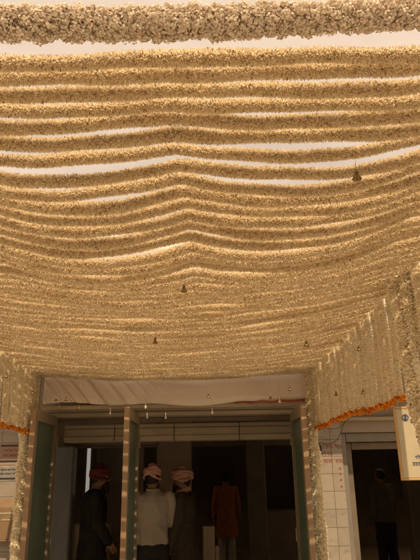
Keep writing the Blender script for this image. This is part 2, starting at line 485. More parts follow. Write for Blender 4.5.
def pompoms(name, C, r, n, width, mats, parent):
    """round ruffled blossoms: short wide cupped petals all round each centre"""
    C = np.asarray(C); m = len(C); rb = r*RNG.uniform(.75, 1.25, m)
    Cc = np.repeat(C, n, 0); rr = np.repeat(rb, n)*RNG.uniform(.5, 1.08, m*n)
    D = nrm(RNG.normal(0, 1, (m*n, 3))); A = nrm(np.cross(D, RNG.normal(0, 1, (m*n, 3)))); Wd = np.cross(D, A)
    w = (width*RNG.uniform(.7, 1.2, m*n))[:, None]; lift = RNG.uniform(-.15, .55, m*n)[:, None]
    ctr = Cc+D*rr[:, None]
    V = np.empty((m*n, 6, 3))
    base = ctr-A*w*.6-D*w*.35; mid = ctr; tip = ctr+A*w*.55+D*w*lift*.8-D*w*.1
    V[:, 0] = base-Wd*w*.35; V[:, 1] = base+Wd*w*.35; V[:, 2] = mid+Wd*w*.62; V[:, 3] = mid-Wd*w*.62
    V[:, 4] = tip-Wd*w*.36; V[:, 5] = tip+Wd*w*.36
    b = (np.arange(m*n)*6)[:, None]
    F = np.concatenate([b+np.array([[0, 1, 2, 3]]), b+np.array([[3, 2, 5, 4]])], 0)
    o = link(name, np_mesh(name, V.reshape(-1, 3), F, np.zeros(len(F), int), mats), parent)
    o.data.polygons.foreach_set('use_smooth', np.ones(len(F), bool))
    return o
for k in range(8):
    P = roll_path(k*2*math.pi/8, .028, 7); C = []
    for q in range(0, 170):
        x, y, z = P[min(int(q*260/170), 259)]
        C.append((x+random.uniform(-.005, .005), y-1.155+random.uniform(-.004, .004), z-EYE-1.096+random.uniform(-.004, .004)))
    pompoms('petal_string', C, .0172, 125, .0056, ('roll',), roll)
pompoms('petal_string', [(xl(1.16)+.012*q, random.uniform(-.006, .006), random.uniform(-.006, .006)) for q in range(int((xr(1.16)-xl(1.16))/.012))], .026, 70, .011, ('roll',), roll)

# cloth above the garlands
def cc(u, v):
    Y = -4.5+(CANOPY_FAR+4.80)*v; x = -4.8+9.2*u
    xx = min(max(x, xl(Y)+.01), xr(Y)-.01); Yc = max(Y, 1.16)
    z = canopy_z(xx, Yc, (.6, .6))+.095+(max(0, 1.16-Y))*.02+.12*(1-math.exp(-(max(0, xl(Y)-x, x-xr(Y)))*2))
    z += .022*noise.noise(Vector((x*1.4, Y*3.2, 0)))+.010*abs(noise.noise(Vector((x*2.2+Y*1.5, Y*9, 4))))+.006*abs(noise.noise(Vector((x*9, Y*3, 9))))
    return (x, Y, z)
o = MB().mat('canopy_cloth').grid(cc, 320, 420).build('canopy_cloth', None, True)
tag(o, 'thin cream cloth stretched above the garland rows of the canopy', 'cloth')

# steel frame carrying the canopy
fr = empty('canopy_stand', (0, 0, 0))
tag(fr, 'steel pipe frame behind the garland curtains carrying the flower canopy', 'frame')
for side, fx in ((-1, xl), (1, xr)):
    off = .035*side
    MB().mat('steel').tube([(fx(-4.4)+off*2, -4.4, h_edge(1.16)+.1), (fx(CANOPY_FAR)+off*2, CANOPY_FAR, h_edge(CANOPY_FAR)+.03)], .016).build('rail', fr, True)
    for yy in (-4.4,):
        MB().mat('steel').tube([(fx(yy)+off*2, yy, .02), (fx(yy)+off*2, yy, h_edge(1.16)+.1)], .018).build('post', fr, True)
    MB().mat('steel').tube([(fx(CANOPY_FAR), CANOPY_FAR+.015, .02), (fx(CANOPY_FAR), CANOPY_FAR+.015, h_edge(CANOPY_FAR)+.02)], .010).build('post', fr, True)
MB().mat('steel').tube([(xl(1.16)-.06, 1.155, h_edge(1.16)+.0), (xl(1.16)+.4, 1.155, EYE+1.08), (xr(1.16)-.4, 1.155, EYE+1.08), (xr(1.16)+.06, 1.155, h_edge(1.16)+.0)], .009).build('crossbar', fr, True)
o = MB().mat('cord').tube([(-.12+.05*sst(1.3, 2.3, y), y, canopy_z(-.12+.05*sst(1.3, 2.3, y), y)+.034) for y in np.linspace(2.0, 3.0, 10)], .0014, 6).build('support_cord', None, True)
tag(o, 'cord over the middle of the garland rows, lifting them into a ridge', 'cord')

# side curtains: separate strands, shared meshes
def strand_mesh(k):
    P = [(.004*math.sin(z*9+k), .004*math.sin(z*7+k*2), z) for z in np.linspace(0, 1, 40)*-.60]
    return garland('strand_%d' % k, P, .015, .0225, 9500, .0052, ('jasmine', 'tuberose_bud'), buds=.012, tier=.020, lean=.28, jit=.10, only_mesh=True)
smesh = [strand_mesh(k) for k in range(6)]
Z_BOT = EYE+.385
def curtain(fx, side, name_side, y_end, marks):
    y = CANOPY_FAR-.03; k = 0; ends = []
    while y > y_end:
        top = h_edge(y)+.005
        bot = Z_BOT+.012*math.sin(y*5)+random.uniform(-.008, .008)
        m = random.choice(smesh)
        o = link('curtain_strand', m)
        o.location = (fx(y)+side*.012*math.sin(k*2.1)+side*random.uniform(0, .012), y, top)
        o.scale = (1, 1, (top-bot)/.60); o.rotation_euler = (random.uniform(-.012, .012), random.uniform(-.012, .012), random.uniform(0, 6.28))
        k += 1
        tag(o, 'cream flower strand of the %s curtain, %s strand from the doorway' % (name_side, ordinal(k)), 'garland',
            'vertical flower strands of the %s curtain' % name_side)
        ends.append((o.location.x, y, bot)); y -= .086
    return ends
er = curtain(xr, 1, 'right', 1.2, None)
el = curtain(xl, -1, 'left', 1.2, None)
def fringe(ends, label, grp, side):
    P = []
    for q, (x, y, z) in enumerate(ends):
        near = sst(4.3, 3.5, y) if y > 0 else 1
        P.append((x, y+.012, z-.012)); P.extend([(x-side*.004, y-.035, z-.012-.020*random.uniform(.2, 1.0)), (x, y-.07, z+.002), (x, y-.09, z-.02*random.uniform(.2, 1))])
    o = garland('marigold_garland', P, .009, .0165, 7500, .008, ('marigold', 'marigold'), 0, .6, .6, tier=.02, jit=.3, only_mesh=True) if 0 else None
    q0 = np.asarray(P); sg = np.linalg.norm(np.diff(q0, axis=0), axis=1); SS = np.concatenate([[0], np.cumsum(sg)]); n_ = int(SS[-1]/.0062)
    tt = np.sort(RNG.uniform(0, SS[-1], n_)); C = np.stack([np.interp(tt, SS, q0[:, k]) for k in range(3)], 1)
    DD = RNG.normal(0, 1, (n_, 3)); DD[:, 1] *= .5; C = C+nrm(DD)*.006
    o = blooms('marigold_garland', C, DD, .0128, ('marigold',), None, 4, 16)
    tag(o, label, 'garland', grp)
fringe(er, 'orange marigold garland along the bottom of the right flower curtain', 'marigold hems of the curtains', 1)
fringe(el, 'orange marigold garland along the bottom of the left flower curtain', 'marigold hems of the curtains', -1)

# jamb strands reaching to the ground
def jamb(x, jy, label, r):
    P = [(x+.006*math.sin(z*2.3)+.003*math.sin(z*9), jy+.004*math.sin(z*4), z) for z in np.linspace(.06, 2.46, 120)]
    o = garland('doorway_garland', P, r*.72, r, 11000, .0085, ('jasmine', 'tuberose_bud'), .006, .5, .3, tier=.024, jit=.2)
    tag(o, label, 'garland', 'thick garlands hanging beside the doorway')
jamb(-1.548, 4.86, 'thick ringed cream garland hanging to the ground beside the left door leaf', .043)
jamb(.845, 4.955, 'thick ringed cream garland hanging to the ground beside the right door leaf', .045)

# near bundle over the sign
bund = empty('garland_bundle', (1.015, 2.86, h_edge(2.86)))
tag(bund, 'bundle of long cream garlands bunched in front of the hanging cream sign', 'garland')
for k, (dx, dy, ln, r) in enumerate([(-.045, 0, .83, .032), (.0, -.03, 1.0, .036), (.04, 0, 1.07, .036), (-.005, .035, .9, .034), (.045, -.05, 1.12, .034)]):
    P = []
    for t in np.linspace(0, 1, 60):
        pinch = 1-.35*t
        P.append((dx*pinch*1.2+.03*t+.006*math.sin(t*20+k), dy*pinch+.006*math.sin(t*17+k*2), -ln*t))
    garland('strand', P, r*.7, r, 9500, .0080, ('jasmine', 'tuberose_bud'), .01, .5, .45, tier=.03, jit=.22, parent=bund)

# ------------------------------------------------------------------ bells
def bell_meshes():
    b = MB().mat('brass')
    prof = [(.001, 0), (.0035, -.001), (.0035, -.006), (.007, -.009), (.0085, -.015), (.010, -.019), (.0075, -.021), (.010, -.026), (.0135, -.033),
            (.0165, -.040), (.0195, -.044), (.0185, -.0455), (.014, -.040), (.010, -.032), (.002, -.028)]
    b.rings([(0, 0, z, r, r) for r, z in prof], 18)
    bm = b.mesh('bell_body', True)
    c = MB().mat('brass').tube([(0, 0, -.026), (0, 0, -.046)], .0012, 6).ball((0, 0, -.048), .0042, 8)
    return bm, c.mesh('clapper', True)
BM, CM = bell_meshes()
def bell(x, y, z, L, label, sc=1.0):
    r = empty('brass_bell', (x, y, z)); r.scale = (sc, sc, sc)
    tag(r, label, 'bell', 'small bells hanging under the canopy')
    link('bell_cup', BM, r); link('clapper', CM, r)
    MB().mat('cord').tube([(0, 0, -.001), (.002, 0, L*.5/sc), (0, 0, L/sc)], .0011, 5).build('string', r, True)
    return r
BELLS = [  # x, y, z, string, label, scale
    (.498, 1.70, 2.568, .06, 'dark brass bell nearest the camera, under the right half of the garland rows', .85),
    (-.116, 2.40, 2.405, .045, 'brass bell hanging under the middle of the canopy', .8),
    (-.315, 3.15, 2.345, .05, 'brass bell left of the middle, low under the far rows', .8),
    (.56, 3.3, 2.345, .06, 'brass bell near the right curtain, under the far rows', .8),
    (-1.25, 4.62, 2.215, .20, 'leftmost of two side by side brass bells before the white drape', .72),
    (-1.17, 4.62, 2.215, .20, 'right one of two side by side brass bells before the drape folds', .72),
    (-1.23, 4.66, 2.145, .26, 'brass bell hanging just below the pair before the left drape folds', .72),
    (-1.07, 4.66, 2.15, .26, 'dark brass bell at the hem of the drape left of the middle door leaf', .8),
    (-.03, 4.66, 2.225, .20, 'brass bell before the middle of the white drape', .72),
    (.47, 4.66, 2.205, .20, 'brass bell at the maroon band of the drape', .72),
    (.63, 4.66, 2.27, .13, 'brass bell before the right end of the white drape', .72),
    (-1.42, 4.55, 2.26, .18, 'brass bell in front of the doorway end of the left curtain', .72),
    (-1.50, 4.15, 2.33, .15, 'brass bell in front of the left flower curtain, nearer the camera', .72),
    (.93, 3.55, 2.36, .13, 'brass bell high in front of the right flower curtain', .72),
    (.86, 4.0, 2.14, .30, 'brass bell low in front of the right curtain, nearer the doorway', .72),
    (.93, 3.55, 2.09, .40, 'brass bell low in front of the right curtain, nearer the camera', .72),
]
for x, y, z, L, lab, s in BELLS: bell(x, y, z, L, lab, s)

# pale tuberose drops hanging at the drape hem
for (x, y, z, L, lab) in [(-.54, 4.7, 2.15, .24, 'pale bud drop left of the two small drops, right of the middle door leaf'),
                          (-.56, 5.0, 2.10, .12, 'smaller pale bud drop under the lintel beside the middle door leaf'),
                          (-.40, 5.0, 2.095, .12, 'pale bud drop under the lintel, right of the smaller one'),
                          (-.86, 4.9, 2.13, .10, 'small pale bud drop between the left and middle door leaves'),
                          (.0, 4.9, 2.12, .12, 'small pale bud drop under the middle of the lintel'),
                          (.56, 4.8, 2.19, .12, 'small pale bud drop at the maroon band near the right door leaf')]:
    r = empty('bud_drop', (x, y, z)); tag(r, lab, 'flower drop', 'pale bud drops hanging at the lintel')
    MB().mat('jasmine').rings([(0, 0, a, b, b) for a, b in ((-.034, .001), (-.031, .007), (-.022, .0095), (-.012, .006), (0, .0022), (.012, .003), (.016, .001))], 10).build('bud', r, True)
    MB().mat('cord').tube([(0, 0, .014), (0, 0, L)], .001, 5).build('string', r, True)

# ------------------------------------------------------------------ white drape over the lintel
def drape(u, v):
    x = -1.475+2.315*u
    top = EYE+.90; bot = EYE+.60+.012*math.sin(u*7+1)+.01*math.sin(u*19)-.01*u+(.02 if u > .9 else 0)
    z = top+(bot-top)*v
    # raking folds at the left, soft pleats elsewhere
    s = u*2.315-v*.25
    left = math.exp(-((u-.17)/.19)**2)
    y = 5.06-.035*v
    y += -.032*left*max(0, math.sin(s*46+math.sin(s*9)*1.3))**2*(.55+.45*v)
    y += -.010*math.sin(s*9)-.006*noise.noise(Vector((u*9, v*2, 3)))-.03*math.sin(v*math.pi)*.5
    if v > .86: y += (v-.86)*.12
    return (x, y, z)
d = empty('white_drape', (0, 0, 0)); tag(d, 'white cloth drape with raking folds hung over the doorway lintel', 'drape')
MB().mat('drape').grid(drape, 360, 40).build('cloth', d, True)
def band(u, v):
    x = .20+.66*u; z = EYE+.592+.022*u-.022*v*(.5+.5*u)+.004*math.sin(u*23)
    return (x, 5.015+.004*math.sin(u*30)+.01*v, z)
MB().mat('maroon_cloth').grid(band, 50, 4).build('maroon_band', d, True)

# ------------------------------------------------------------------ building
bd = empty('entrance_building', (0, 5.4, 0))
tag(bd, 'low cream building with marble pilasters behind the flower canopy', 'building')
def bpart(name, mat, lo, hi, bev=.004, lab=None, smooth=False):
    o = MB().mat(mat).box((lo[0], lo[1]-5.4, lo[2]), (hi[0], hi[1]-5.4, hi[2]), bev).build(name, bd, smooth)
    if lab: o['label'] = lab
    return o
F0, F1 = 5.30, 5.52
bpart('pilaster', 'marble', (-1.93, F0, 0), (-1.50, F1, 2.16)); bpart('pilaster', 'marble', (.80, F0, 0), (1.15, F1, 2.16))
bpart('wall', 'facade', (2.35, F0+.02, 0), (7, F1, 2.16)); bpart('wall', 'facade', (-7, F0+.02, 0), (-3.1, F1, 2.16))
bpart('wall', 'facade', (-7, F0+.03, 2.162), (7, F1, 3.7), lab='upper cream wall above the lintels')
bpart('parapet', 'facade', (-7, F0-.12, 3.702), (7, F1+.1, 3.86))
bpart('lintel', 'beam', (-1.498, F0+.02, 2.125), (.798, F1-.02, 2.160))
bpart('lintel', 'facade', (1.152, F0+.03, 1.945), (2.348, F1-.02, 2.160)); bpart('lintel', 'facade', (-3.098, F0+.03, 2.03), (-1.932, F1-.02, 2.160))
bpart('moulding', 'stile', (1.152, F0-.03, 2.045), (2.40, F0+.028, 2.075)); bpart('moulding', 'stile', (-3.1, F0-.03, 2.08), (-1.95, F0+.028, 2.11))
bpart('awning_slab', 'beam', (-1.50, 5.09, 2.165), (.82, 5.296, 2.20))
# stepped soffit and shutter box inside the head of the doorway
bpart('soffit', 'beam', (-1.50, F1+.002, 2.135), (.80, 5.93, 2.158))
bpart('batten', 'beam_dark', (-1.50, 5.60, 2.095), (.80, 5.66, 2.133)); bpart('batten', 'beam_dark', (-1.50, 5.80, 2.108), (.80, 5.84, 2.133))  # dark strips painted in for the gap shadow above the shutter box
sb = MB().mat('beam')
for a, b in ((-1.49, -.987), (-.981, -.39), (-.384, .265), (.271, .79)):
    sb.box((a, .50, 1.935), (b, .72, 2.06), .006); sb.box((a, .505, 2.063), (b, .72, 2.10), .004); sb.box((a, .488, 1.962), (b, .505, 1.985), .004)
sb.build('shutter_box', bd)
# right doorway frame
g = MB().mat('grey_frame')
g.box((1.152, -.03, 0), (1.205, .12, 1.943), .006).box((1.207, -.03, 1.865), (2.262, .12, 1.943), .006).box((2.264, -.03, 0), (2.348, .12, 1.943), .006)
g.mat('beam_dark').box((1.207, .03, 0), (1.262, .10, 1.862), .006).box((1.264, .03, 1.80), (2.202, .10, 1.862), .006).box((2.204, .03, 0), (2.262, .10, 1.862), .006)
g.build('door_frame', bd)
g = MB().mat('grey_frame')
g.box((-2.01, -.03, 0), (-1.932, .12, 2.028), .006).box((-3.02, -.03, 1.95), (-2.012, .12, 2.028), .006).box((-3.098, -.03, 0), (-3.022, .12, 2.028), .006)
g.build('door_frame', bd)
for x0_, x1_ in ((1.45, 7), (-7, -2.05)):
    bpart('shade_roof', 'facade', (x0_, 3.7, 2.86 if x0_ > 0 else 2.87), (x1_, F0+.018, 2.98), .01, 'unseen flat cream porch roof shading the facade beside the flower canopy')  # out of view, shades the pilasters and side doorways
bpart('shade_roof', 'facade', (-2.048, 4.45, 2.88), (1.448, F0+.018, 2.98), .01)  # unseen centre slab added to keep direct sun off the drape
# the dark hall behind
HB = 14.2
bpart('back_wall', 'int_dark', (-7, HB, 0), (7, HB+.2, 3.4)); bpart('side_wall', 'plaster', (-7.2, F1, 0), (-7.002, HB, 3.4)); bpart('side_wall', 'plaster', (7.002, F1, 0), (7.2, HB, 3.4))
bpart('roof_slab', 'plaster', (-7.2, F1+.002, 3.0), (7.2, 10.0, 3.2)); bpart('roof_slab', 'plaster', (-7.2, 11.4, 3.0), (7.2, HB+.2, 3.2))
bpart('roof_slab', 'plaster', (-2.4, 10.002, 3.0), (2.4, 11.398, 3.2))
for q_ in (-1, 1): bpart('fill_panel', 'frost', (min(q_*2.402, q_*7.2), 10.002, 3.08), (max(q_*2.402, q_*7.2), 11.398, 3.10), .002, 'frosted fill light panel added to brighten the hall')  # unseen roof panels added to bring fill light into the hall
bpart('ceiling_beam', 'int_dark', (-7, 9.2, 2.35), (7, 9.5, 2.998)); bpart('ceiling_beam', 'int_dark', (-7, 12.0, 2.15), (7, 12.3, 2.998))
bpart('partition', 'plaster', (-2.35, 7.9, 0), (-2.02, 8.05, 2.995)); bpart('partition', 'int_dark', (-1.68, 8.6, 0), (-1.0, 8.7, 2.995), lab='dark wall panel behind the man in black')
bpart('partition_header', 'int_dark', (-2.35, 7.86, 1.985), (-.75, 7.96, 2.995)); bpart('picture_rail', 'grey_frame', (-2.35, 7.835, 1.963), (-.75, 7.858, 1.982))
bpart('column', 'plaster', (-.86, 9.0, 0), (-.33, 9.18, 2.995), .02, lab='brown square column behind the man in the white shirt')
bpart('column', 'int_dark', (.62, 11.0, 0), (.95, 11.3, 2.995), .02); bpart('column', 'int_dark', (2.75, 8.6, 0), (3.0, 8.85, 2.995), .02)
bpart('ledge', 'plaster', (-2.35, 7.6, 0), (-1.3, 7.83, 1.05)); bpart('ledge', 'int_dark', (.95, 12.2, 0), (2.6, 12.8, .9))
MB().mat('blue_grey').box((-2.00, 2.05, 0), (-1.74, 2.25, 1.98), .02).build('column', bd)['label'] = 'blue grey column beside the bright slit'
w = MB().mat('grey_frame').box((-1.735, 2.62, 1.1), (-1.70, 2.66, 1.99), .003).box((-1.648, 2.62, 1.1), (-1.625, 2.66, 1.99), .003).build('window', bd)
MB().mat('lit').box((-1.698, 2.63, 1.38), (-1.65, 2.645, 1.985), .002).build('pane', w)
pc = MB().mat('purple').grid(lambda u, v: (1.78+.35*u, 13.0-5.4+.02*math.sin(u*40), 1.98-.7*v), 40, 4).build('curtain', bd, True)

# ceiling battens in the hall
for (x, y, lab) in [(-.12, 8.4, 'unlit white tube lamp on the hall ceiling behind the two turbaned men'), (1.05, 10.4, 'unlit white tube lamp deeper in the hall, near the right door leaf')]:
    r = empty('tube_lamp', (x, y, 2.93)); tag(r, lab, 'ceiling lamp', 'unlit tube lamps in the hall')
    MB().mat('steel').box((-.3, -.03, .0), (.3, .03, .068), .004).build('batten', r)
    MB().mat('lamp_white').tube([(-.28, 0, -.016), (.28, 0, -.016)], .013, 10).build('tube', r, True)

# ------------------------------------------------------------------ door leaves (open outward, square to the wall)
def leaf(x, label, side):
    """hinge at y=5.40, leaf runs toward the camera"""
    r = empty('door_leaf', (x, 5.40, 0)); tag(r, label, 'door', 'glazed door leaves standing open')
    t = .02; W = .70; H = 2.135
    f = MB().mat('stile')
    f.box((-t, -W+.006, .03), (t, -W+.075, H), .002); f.box((-t, -.075, .03), (t, 0, H), .002)
    f.box((-t+.001, -W+.076, H-.09), (t-.001, -.076, H), .003).box((-t+.001, -W+.076, .03), (t-.001, -.076, .20), .003)
    f.mat('stile_edge').box((-t-.001, -W, .03), (t+.001, -W+.005, H), .001)
    f.build('frame', r)
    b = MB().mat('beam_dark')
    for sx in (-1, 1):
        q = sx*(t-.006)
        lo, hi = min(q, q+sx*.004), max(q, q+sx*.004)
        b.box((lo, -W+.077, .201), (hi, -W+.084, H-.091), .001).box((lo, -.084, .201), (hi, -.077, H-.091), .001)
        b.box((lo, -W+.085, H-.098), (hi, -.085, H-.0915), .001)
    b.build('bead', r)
    MB().mat('glass').box((-.004, -W+.077, .201), (.004, -.077, H-.092), .001).build('glass_pane', r)
    for hz in (.3, 1.1, 1.9):
        MB().mat('steel').tube([(side*.023, .004, hz-.05), (side*.023, .004, hz+.05)], .007, 8).build('hinge', r, True)
    return r
leaf(-1.445, 'cream framed green glass door leaf beside the left ringed garland', 1)
leaf(-.690, 'cream framed green glass door leaf standing in the middle of the doorway', 1)
leaf(.735, 'cream framed green glass door leaf beside the right ringed garland', -1)

# ------------------------------------------------------------------ writing helper: weathered rows of strokes under a head line
def script_line(mb, x0, x1, z, h, y, head=True, seed=0, t=.0012):
    rr = random.Random(seed); x = x0
    while x < x1-.2*h:
        wl = min(rr.uniform(1.6, 4.2)*h, x1-x)
        if head: mb.box((x, y-t, z+h*.78), (x+wl, y, z+h*.92), .0002)
        cx = x+h*.15
        while cx < x+wl-h*.25:
            k = rr.random(); s = h*.11; top = z+h*(.775 if head else .95)
            mb.box((cx+h*.35, y-t, z), (cx+h*.35+s, y, top), .0002)
            if k < .5: mb.tube([(cx+h*.34, y-t*.5, z+h*.5), (cx+h*.1, y-t*.5, z+h*.62), (cx, y-t*.5, z+h*.35), (cx+h*.14, y-t*.5, z+h*.12), (cx+h*.34, y-t*.5, z+h*.22)], s*.5, 5)
            elif k < .8: mb.tube([(cx+h*.02, y-t*.5, z+h*.7), (cx+h*.05, y-t*.5, z+h*.3), (cx+h*.33, y-t*.5, z+h*.42)], s*.5, 5)
            else: mb.tube([(cx, y-t*.5, z+h*1.12), (cx+h*.2, y-t*.5, z+h*1.25), (cx+h*.4, y-t*.5, z+h*1.0)], s*.5, 5)
            cx += h*rr.uniform(.55, .75)
        x += wl+h*.45

# red painted notice on the right pilaster
r = empty('painted_notice', (1.0, F0, 1.7)); tag(r, 'three lines of red painted lettering above four red dots on the right marble pilaster', 'notice')
mb = MB().mat('red_ink')
for q, (z, xe) in enumerate(((.105, .145), (.045, .06), (-.015, .145))):
    script_line(mb, -.125, xe, z, .034, -.001, True, 5+q)
mb.build('lettering', r)
dts = MB().mat('red_ink')
for z in (-.062, -.108, -.158, -.212): dts.tube([(.118, -.0022, z), (.118, -.001, z)], .010, 10, cap=False)
dts.build('dots', r)
# posters on the left pilaster
r = empty('wall_poster', (-1.79, F0, 1.75)); tag(r, 'faded pink and grey poster with rows of dark lettering on the left pilaster', 'poster')
MB().mat('paper_pink').box((-.115, -.004, -.035), (.125, -.001, .155), .0005).build('pink_sheet', r)
MB().mat('paper_grey').box((-.122, -.0035, -.17), (.12, -.001, -.055), .0005).build('grey_sheet', r)
mb = MB().mat('red_ink')
for q, z in enumerate((.075, .035)): script_line(mb, -.08, .12, z, .022, -.0045, True, 20+q)
mb.mat('black_ink').box((-.105, -.006, .122), (.122, -.0045, .135), .0003).box((-.11, -.006, -.012), (.122, -.0045, .004), .0003)
for q, z in enumerate((-.085, -.118)): script_line(mb, -.09, .10, z, .018, -.004, True, 30+q)
mb.box((-.11, -.006, -.155), (.11, -.004, -.142), .0003)
mb.build('lettering', r)

# brown letter box on the left pilaster
r = empty('letter_box', (-1.775, F0, 1.27)); tag(r, 'brown wall box with sloping lid and pale slots on the left pilaster', 'letter box')
b = MB().mat('box_brown')
pr = [(-.10, -.15), (0, -.15), (0, .165), (-.045, .165), (-.10, .10)]
vs = [(x, y, z) for x in (-.078, .082) for y, z in pr]
b.add(vs, [[4, 3, 2, 1, 0], [5, 6, 7, 8, 9]]+[[k, (k+1) % 5, (k+1) % 5+5, k+5] for k in range(5)])
b.build('body', r)
MB().mat('box_brown').box((-.084, -.106, -.165), (.088, 0, -.152), .003).build('base', r)
MB().mat('paper').box((-.05, -.1035, .045), (.065, -.1005, .060), .0008).box((-.02, -.1035, -.005), (.065, -.1005, .008), .0008).build('slot_plate', r)

# hanging sign board on the right
r = empty('sign_board', (1.17, 3.32, 1.92)); tag(r, 'cream notice board with ochre border and round blue emblem, hanging at the right', 'sign')
MB().mat('board').box((-.128, -.006, -.352), (.25, .006, .02), .002).build('panel', r)
e = MB().mat('board_edge')
e.box((-.140, -.008, -.365), (-.1285, .008, .032), .002).box((.2505, -.008, -.365), (.262, .008, .032), .002)
e.box((-.128, -.008, -.365), (.25, .008, -.3525), .002).box((-.128, -.008, .0205), (.25, .008, .032), .002)
e.build('border', r)
em = MB().mat('blue_ink')
for a in range(16):
    t0, t1 = a*math.pi/8, (a+1)*math.pi/8
    em.tube([(-.078+.017*math.cos(t0), -.0075, -.03+.017*math.sin(t0)), (-.078+.017*math.cos(t1), -.0075, -.03+.017*math.sin(t1))], .0022, 5)
em.tube([(-.078, -.0075, -.044), (-.078, -.0075, -.014)], .003, 6).tube([(-.087, -.0075, -.034), (-.078, -.0075, -.042), (-.069, -.0075, -.034)], .0022, 6)
em.tube([(-.085, -.0075, -.024), (-.071, -.0075, -.024)], .0022, 6)
em.build('emblem', r)
mb = MB().mat('black_ink')
script_line(mb, -.03, .22, -.175, .045, -.0065, True, 50)
mb.box((-.05, -.008, -.06), (.2, -.0065, -.04), .0005); mb.build('headline', r)
mb = MB().mat('blue_ink'); script_line(mb, -.05, .1, -.255, .019, -.0065, True, 51); script_line(mb, -.07, .16, -.29, .021, -.0065, True, 52)
mb.build('lettering', r)
for sx in (-.11, .23): MB().mat('cord').tube([(sx, 0, .03), (sx*.95, 0, .62)], .0018, 6).build('string', r, True)

# cables at the right pilaster
for P, lab in (([(.93, 5.27, 2.03), (.90, 5.26, 1.98), (.915, 5.27, 1.90), (.955, 5.285, 1.83), (.965, 5.288, 1.79)], 'thick black cable hanging down the right pilaster'),
               ([(.91, 5.26, 1.97), (1.0, 5.25, 1.975), (1.12, 5.25, 1.98), (1.19, 5.25, 2.03), (1.24, 5.25, 2.07)], 'thin dark cable looping to the right above the red lettering'),
               ([(.95, 5.29, 1.86), (1.02, 5.29, 1.845), (1.10, 5.29, 1.87), (1.15, 5.27, 1.95), (1.19, 5.25, 2.06)], 'thin cable curving down in a loop beside the right doorway')):
    pts = [Vector(p) for p in P]; S = []
    for k in range(len(pts)-1):
        p0 = pts[max(k-1, 0)]; p1 = pts[k]; p2 = pts[k+1]; p3 = pts[min(k+2, len(pts)-1)]
        for q in range(6):
            t = q/6
            S.append(.5*((2*p1)+(-p0+p2)*t+(2*p0-5*p1+4*p2-p3)*t*t+(-p0+3*p1-3*p2+p3)*t**3))
    S.append(pts[-1])
    tag(MB().mat('cable').tube(S, .0045 if 'thick' in lab else .0022, 6).build('cable', None, True), lab, 'cable', 'cables at the right pilaster')

# slim stand in the hall
r = empty('slim_stand', (-.07, 7.5, 0), .1); tag(r, 'slim pale wooden stand behind the man with the dusty pink turban', 'stand')
MB().mat('pale_wood').box((-.07, -.05, .30), (.07, .05, 1.02), .006).build('column', r)
MB().mat('pale_wood').box((-.12, -.10, 0), (.12, .10, .30), .006).build('base', r)
MB().mat('pale_wood').box((.074, -.04, .30), (.12, .04, .80), .006).build('side_panel', r)

# ------------------------------------------------------------------ people
def lerp(a, b, t): return Vector(a)*(1-t)+Vector(b)*t
def hand(mb, wrist, d, pn, side, curl=.5, s=1.0):
    """palm then five unequal fingers; d = along the hand, pn = palm normal"""
    d = d.normalized(); pn = (pn-d*pn.dot(d)).normalized(); w = d.cross(pn)
    R = Matrix((w, pn, d)).transposed()
    mb.ball(wrist+d*.048*s, (.040*s, .015*s, .052*s), 12, R)
    for k, (off, ln) in enumerate(((-.030, .062), (-.010, .074), (.011, .069), (.030, .054))):
        b = wrist+d*.085*s+w*off*s; P = [b]; a = 0; cur = b
        for q, fr_ in enumerate((.45, .3, .25)):
            a += curl*(.45+.1*k*.5)
            cur = cur+(d*math.cos(a)+pn*math.sin(a))*ln*fr_*s; P.append(cur)
        mb.tube(P, [.0088*s, .0083*s, .0077*s, .0068*s], 8)
    b = wrist+d*.03*s-w*side*.034*s
    mb.tube([b, b+(d*.6-w*side*.75+pn*.25)*.032*s, b+(d*.95-w*side*.75+pn*.55)*.055*s], [.012*s, .010*s, .008*s], 8)

